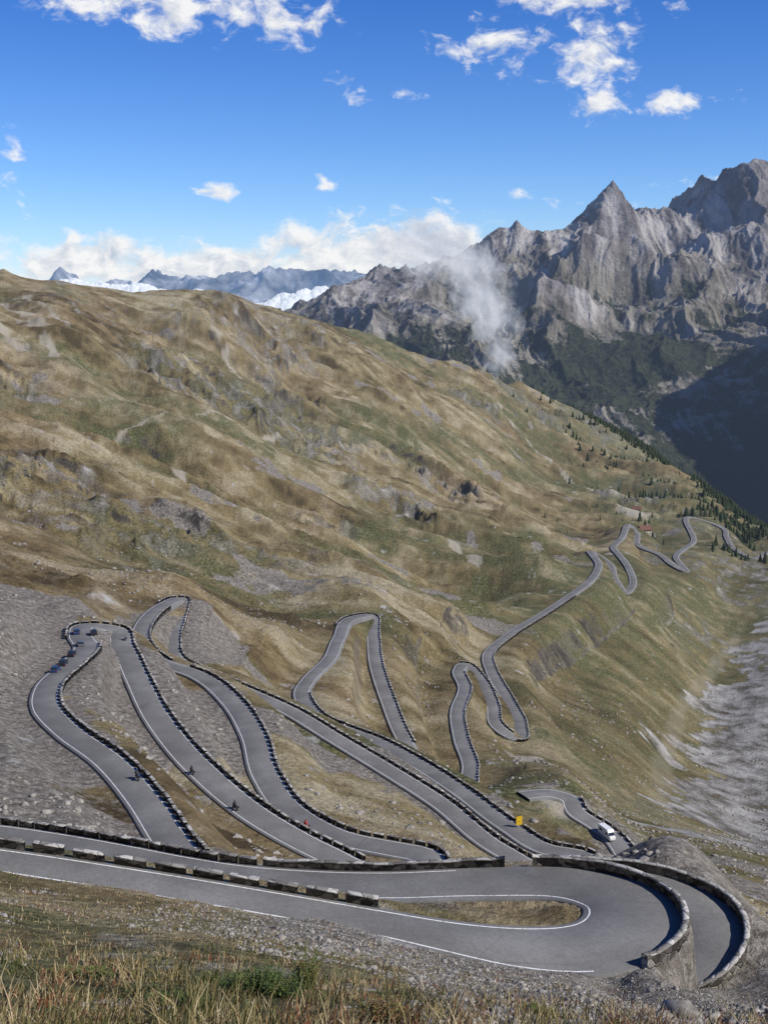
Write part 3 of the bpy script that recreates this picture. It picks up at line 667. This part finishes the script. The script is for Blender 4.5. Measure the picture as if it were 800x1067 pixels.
def make_bike(name,paint,jacket):
    e=link(bpy.data.objects.new(name,None))
    lathe_wheel('rear_wheel',.32,.16,-.72,0,.32,e); lathe_wheel('front_wheel',.32,.12,.75,0,.32,e)
    def el(x,z,w,h): return [(x,w*math.cos(a),z+h*math.sin(a)) for a in [i*math.pi/4 for i in range(8)]]
    loft('frame_and_engine',[el(-.35,.5,.1,.12),el(-.1,.48,.17,.2),el(.2,.48,.18,.22),el(.4,.6,.1,.15)],M_black,e,True)
    loft('tank_and_seat',[el(-.95,.9,.06,.04),el(-.7,.86,.13,.08),el(-.2,.8,.15,.08),el(.05,.88,.18,.14),el(.35,.92,.17,.14),el(.55,.88,.08,.08)],paint,e,True)
    loft('fairing',[el(.45,.85,.12,.15),el(.62,.95,.2,.2),el(.8,.92,.12,.14),el(.88,.88,.04,.05)],paint,e,True)
    loft('windscreen',[[(.6,-.15,1.1),(.6,.15,1.1),(.63,.15,1.1),(.63,-.15,1.1)],[(.42,-.1,1.38),(.42,.1,1.38),(.45,.1,1.38),(.45,-.1,1.38)]],M_glass,e)
    for s in(-1,1):
        loft('fork',[[(.73,s*.08,.32),(.78,s*.08,.32),(.78,s*.12,.32),(.73,s*.12,.32)],[(.48,s*.08,1.0),(.53,s*.08,1.0),(.53,s*.12,1.0),(.48,s*.12,1.0)]],M_rim,e)
        loft('pannier',[[(-.9,s*.16,.5),(-.5,s*.16,.5),(-.5,s*.34,.5),(-.9,s*.34,.5)],[(-.92,s*.16,.8),(-.48,s*.16,.8),(-.48,s*.38,.8),(-.92,s*.38,.8)]],M_black,e)
        loft('handlebar',[[(.44,0,1.02),(.48,0,1.02),(.48,0,1.06),(.44,0,1.06)],[(.34,s*.38,1.06),(.38,s*.38,1.06),(.38,s*.38,1.1),(.34,s*.38,1.1)]],M_black,e)
    J=[(-.25,0,.92,.17),(-.15,0,1.15,.17),(0,0,1.38,.18),(.06,0,1.5,.07),(.09,0,1.62,.09)]
    E=[(0,1),(1,2),(2,3),(3,4)]
    for s in(-1,1):
        o=len(J); J+=[(.02,s*.2,1.4,.08),(.2,s*.32,1.2,.06),(.38,s*.34,1.1,.045),(-.22,s*.13,.9,.11),(.18,s*.24,.8,.085),(-.05,s*.22,.42,.06),(.12,s*.22,.34,.045)]
        E+=[(2,o),(o,o+1),(o+1,o+2),(0,o+3),(o+3,o+4),(o+4,o+5),(o+5,o+6)]
    me=bpy.data.meshes.new('rider'); me.from_pydata([j[:3] for j in J],E,[]); me.materials.append(jacket)
    ro=link(bpy.data.objects.new('rider_body',me),e); md=ro.modifiers.new('skin','SKIN')
    for i,j in enumerate(J): me.skin_vertices[0].data[i].radius=(j[3],j[3])
    me.skin_vertices[0].data[0].use_root=True
    ro.modifiers.new('sub','SUBSURF').levels=1
    hs=[]
    for z,r in ((1.52,.08),(1.56,.125),(1.64,.15),(1.72,.14),(1.79,.09),(1.81,.03)): hs.append([(.12+r*1.1*math.cos(a),r*math.sin(a),z) for a in [i*math.pi/5 for i in range(10)]])
    loft('helmet',hs,paint,e,True)
    loft('visor',[[(.12+.168*math.cos(a),.155*math.sin(a),z) for a in (-.8,-.3,.3,.8)]+[(.12+.15*math.cos(a),.14*math.sin(a),z) for a in (.8,-.8)] for z in (1.61,1.69)],M_glass,e)
    return e
cars=[(58,700,-90,1),(66,692,-90.6,0),(75,683,-92.2,0),(84,672,-94,2),(80,660,-96,1),(98,664,-96.5,0)]
for i,(u,v,z,pi) in enumerate(cars):
    e=make_car('parked_car',paints[pi]); place(e,u,v,z)
bikes=[(143,813,-82.6,1,0,0),(200,806,-100.1,0,0,1),(245,843,-100.7,0,0,1),(319,864,-105.3,4,1,0),(131,667,-99,2,2,1)]
for u,v,z,pi,ji,fl in bikes:
    e=make_bike('motorcycle_with_rider',paints[pi],jackets[ji]); place(e,u,v,z,None,bool(fl))
e=make_car('white_camper_van',paints[3],True); place(e,632,872,-146,None)
M_yel=simple('yellow_panel',(.75,.48,.02),.5)
e=link(bpy.data.objects.new('yellow_road_sign',None))
def box(name,x0,x1,y0,y1,z0,z1,mat,par,bv=.0):
    return mesh_py(name,[(x,y,z) for z in(z0,z1) for x,y in((x0,y0),(x1,y0),(x1,y1),(x0,y1))],[(3,2,1,0),(4,5,6,7),(0,1,5,4),(1,2,6,5),(2,3,7,6),(3,0,4,7)],mat,par)
box('panel',-.8,.8,-.05,.05,1.0,3.3,M_yel,e); box('panel_frame',-.87,.87,-.02,.02,.94,3.36,M_black,e)
for s in(-.6,.6): box('post',s-.05,s+.05,.06,.16,-.5,3.2,M_rim,e)
box('symbol',-.3,.3,-.062,-.052,1.9,2.0,M_black,e)
x,y,_=P(541,846,290); e.location=(x,y,float(H(x,y))); e.rotation_euler=(0,0,.3)
M_pl=simple('plaster_wall',(.5,.44,.36),.9); M_rf=simple('shingle_roof',(.16,.08,.06),.9)
def house(u,v,Y,w,d,h,head):
    e=link(bpy.data.objects.new('mountain_hotel',None)); box('walls',-w/2,w/2,-d/2,d/2,-3,h,M_pl,e)
    loft('roof',[[(-w/2-.8,-d/2-.8,h),(-w/2-.8,0,h+d*.42),(-w/2-.8,d/2+.8,h),(-w/2-.8,d/2+.8,h-.3),(-w/2-.8,-d/2-.8,h-.3)],[(w/2+.8,-d/2-.8,h),(w/2+.8,0,h+d*.42),(w/2+.8,d/2+.8,h),(w/2+.8,d/2+.8,h-.3),(w/2+.8,-d/2-.8,h-.3)]],M_rf,e)
    for fl in range(int(h//3)):
        for k in range(int(w//3)):
            X=-w/2+1.5+k*3; box('window',X-.5,X+.5,-d/2-.06,-d/2-.003,1+fl*3,2.4+fl*3,M_glass,e)
    box('door',-w/2+.3,-w/2+1.1,-d/2-.08,-d/2-.02,0,2.1,M_black,e); box('chimney',w/4,w/4+.8,-.4,.4,h,h+d*.42+1,M_pl,e)
    x,y,_=P(u,v,Y); e.location=(x,y,float(H(x,y))); e.rotation_euler=(0,0,head)
house(671,552,1330,12,10,9,.3); house(663,528,1500,10,8,5,-.2)

# ------------------------------------------------------------------ sun, sky
AZ,EL=math.radians(109),math.radians(39.5)
sd=Vector((math.cos(EL)*math.sin(AZ),math.cos(EL)*math.cos(AZ),math.sin(EL)))
L=bpy.data.lights.new('sun','SUN'); L.energy=5.0; L.angle=math.radians(.5); L.color=(1,.955,.88)
lo=link(bpy.data.objects.new('sun',L)); lo.rotation_euler=sd.to_track_quat('Z','Y').to_euler()
W=bpy.data.worlds.new('World'); scene.world=W; W.use_nodes=True; nt=W.node_tree; nt.nodes.clear()
sky=N(nt,'ShaderNodeTexSky',sky_type='NISHITA'); sky.sun_disc=False; sky.sun_elevation=EL; sky.sun_rotation=AZ; sky.altitude=2750; sky.air_density=1.; sky.dust_density=.3; sky.ozone_density=1.6
gen=N(nt,'ShaderNodeTexCoord').outputs['Generated']; s3=N(nt,'ShaderNodeSeparateXYZ',{0:gen})
tint=ramp(nt,mth(nt,'MULTIPLY',s3.outputs[2],4.,clamp=True),[(0,(.58,.70,.95)),(.25,(.46,.66,.97)),(.85,(.21,.48,.93))])
skc=mixc(nt,1.,sky.outputs[0],tint,'MULTIPLY')
bg=N(nt,'ShaderNodeBackground',{'Color':skc,'Strength':.145})
yy=mth(nt,'MAXIMUM',s3.outputs[1],.02)
pv=N(nt,'ShaderNodeCombineXYZ',{0:mth(nt,'DIVIDE',s3.outputs[0],yy),1:mth(nt,'DIVIDE',s3.outputs[2],yy),2:0.}).outputs[0]
wn=N(nt,'ShaderNodeTexNoise',{'Vector':pv,'Scale':30.,'Detail':2.}).outputs['Color']
wv=N(nt,'ShaderNodeVectorMath',{0:wn,1:(.5,.5,.5)},operation='SUBTRACT').outputs[0]
pw=N(nt,'ShaderNodeVectorMath',{0:vmul(nt,wv,(.03,.02,0)),1:pv},operation='ADD').outputs[0]
clouds=[(205,8,170,36,1.35),(110,0,90,24,1.2),(290,25,60,28,1.3),(520,46,85,38,1.05),(618,60,56,46,1.35),(630,110,56,22,1.1),(712,106,62,20,1.2),(600,0,100,24,1.2),(700,2,34,16,.9),
 (356,92,34,22,.85),(425,99,38,14,.85),(215,198,52,13,.9),(342,187,26,14,.9),(15,162,28,40,1.0),(30,222,18,34,.7),(372,225,44,34,.6),
 (230,280,300,32,1.8),(90,272,110,30,1.9),(370,266,140,44,1.8),(450,256,90,44,1.7),(590,207,230,11,.62),(700,188,150,10,.6)]
m_=None
for u,v,rx,ry,wt in clouds:
    a_,b_=ray(u,v)
    dv=N(nt,'ShaderNodeVectorMath',{0:pw,1:(a_,b_,0)},operation='SUBTRACT').outputs[0]
    ln=N(nt,'ShaderNodeVectorMath',{0:vmul(nt,dv,(F/rx/1.25,F/ry/1.25,0))},operation='LENGTH').outputs['Value']
    k=mth(nt,'MULTIPLY',mth(nt,'SUBTRACT',1.,ln,clamp=True),wt)
    m_=k if m_ is None else mth(nt,'MAXIMUM',m_,k)
st=vmul(nt,pw,(1,1.5,1))
cn=noise(nt,st,34.,8,.62)
off=N(nt,'ShaderNodeVectorMath',{0:st,1:(.006,.009,0)},operation='ADD').outputs[0]
cn2=noise(nt,off,34.,4,.62)
dens=mth(nt,'ADD',mth(nt,'POWER',m_,.65),mth(nt,'SUBTRACT',mth(nt,'MULTIPLY',cn,2.6),1.92))
al=mth(nt,'MULTIPLY',mrange(nt,dens,0.,.6,0,.97,True),mth(nt,'GREATER_THAN',s3.outputs[1],.05))
shd=mth(nt,'ADD',.68,mth(nt,'MULTIPLY',mth(nt,'SUBTRACT',cn,cn2),3.0),clamp=True)  # cloud relief painted as if lit from upper right, via offset noise
shd=mth(nt,'ADD',shd,mrange(nt,dens,.6,0.,0,.3),clamp=True)
cc=mixc(nt,shd,(.50,.57,.70),(.98,.98,.98))
bc=N(nt,'ShaderNodeBackground',{'Color':cc,'Strength':.95})
mx=N(nt,'ShaderNodeMixShader',{0:al,1:bg.outputs[0],2:bc.outputs[0]})
ow=N(nt,'ShaderNodeOutputWorld'); nt.links.new(mx.outputs[0],ow.inputs[0])

# ------------------------------------------------------------------ drifting mist in front of the massif: layered, torn veils of vapour
mist,nt=newmat('cloud_vapour')
pos=N(nt,'ShaderNodeNewGeometry').outputs['Position']
nn=noise(nt,pos,.0075,6,.62,.3)
d=mth(nt,'ADD',mth(nt,'MULTIPLY',nn,2.6),mth(nt,'SUBTRACT',att(nt,'core'),1.55))
al=mrange(nt,d,0.,.8,0.,.55,True)
df=N(nt,'ShaderNodeBsdfDiffuse',{'Color':(.95,.95,.95,1)}); tr=N(nt,'ShaderNodeBsdfTranslucent',{'Color':(.95,.95,.95,1)})
em=N(nt,'ShaderNodeEmission',{'Color':(.82,.87,.95,1),'Strength':.85})  # glow added to the veils in place of scattered light
s1=N(nt,'ShaderNodeMixShader',{0:.5,1:df.outputs[0],2:tr.outputs[0]}); s2=N(nt,'ShaderNodeMixShader',{0:.6,1:s1.outputs[0],2:em.outputs[0]})
tp=N(nt,'ShaderNodeBsdfTransparent'); s4=N(nt,'ShaderNodeMixShader',{0:al,1:tp.outputs[0],2:s2.outputs[0]})
o=N(nt,'ShaderNodeOutputMaterial'); nt.links.new(s4.outputs[0],o.inputs[0])
def mist_cloud(u,v,Y,rx,ry,rz,layers,tilt=0.):
    cx_,cy_,cz_=P(u,v,Y); Vs=[];Fs=[];Co=[];o=0; n=26
    for L_ in range(layers):
        q=(L_+.5)/layers*2-1; s=math.sqrt(max(.05,1-q*q*.8))
        g=np.linspace(-1,1,n); gx,gz=np.meshgrid(g,g,indexing='ij')
        yy_=cy_+q*ry+(fbm(gx*2+L_*3,gz*2,3,500+L_)-.5)*ry*.7
        X=cx_+gx*rx*s+gz*tilt*rx; Z=cz_+gz*rz*s
        Vs.append(np.stack([X,yy_,Z],-1).reshape(-1,3)); Fs.append(gridfaces(n,n)+o); o+=n*n
        Co.append((.95*np.clip(1-np.hypot(gx,gz),0,1)**.7-.9*(np.hypot(gx,gz)>.97)).ravel())
    mesh_np('mist_cloud',np.vstack(Vs),np.vstack(Fs),mist,True,{'core':np.concatenate(Co)})
mist_cloud(452,262,5000,330,220,180,4,-.3)
mist_cloud(503,316,4400,150,160,260,3,-.3)
mist_cloud(520,370,3950,75,110,75,2)

cam=bpy.data.cameras.new('camera'); cam.sensor_fit='HORIZONTAL'; cam.sensor_width=36; cam.lens=36*F/800; cam.clip_start=.5; cam.clip_end=120000
co=link(bpy.data.objects.new('camera',cam)); co.location=(0,0,0); co.rotation_euler=(math.pi/2-PITCH,0,0); scene.camera=co
scene.view_settings.view_transform='Standard'; scene.view_settings.look='None'; scene.view_settings.exposure=0
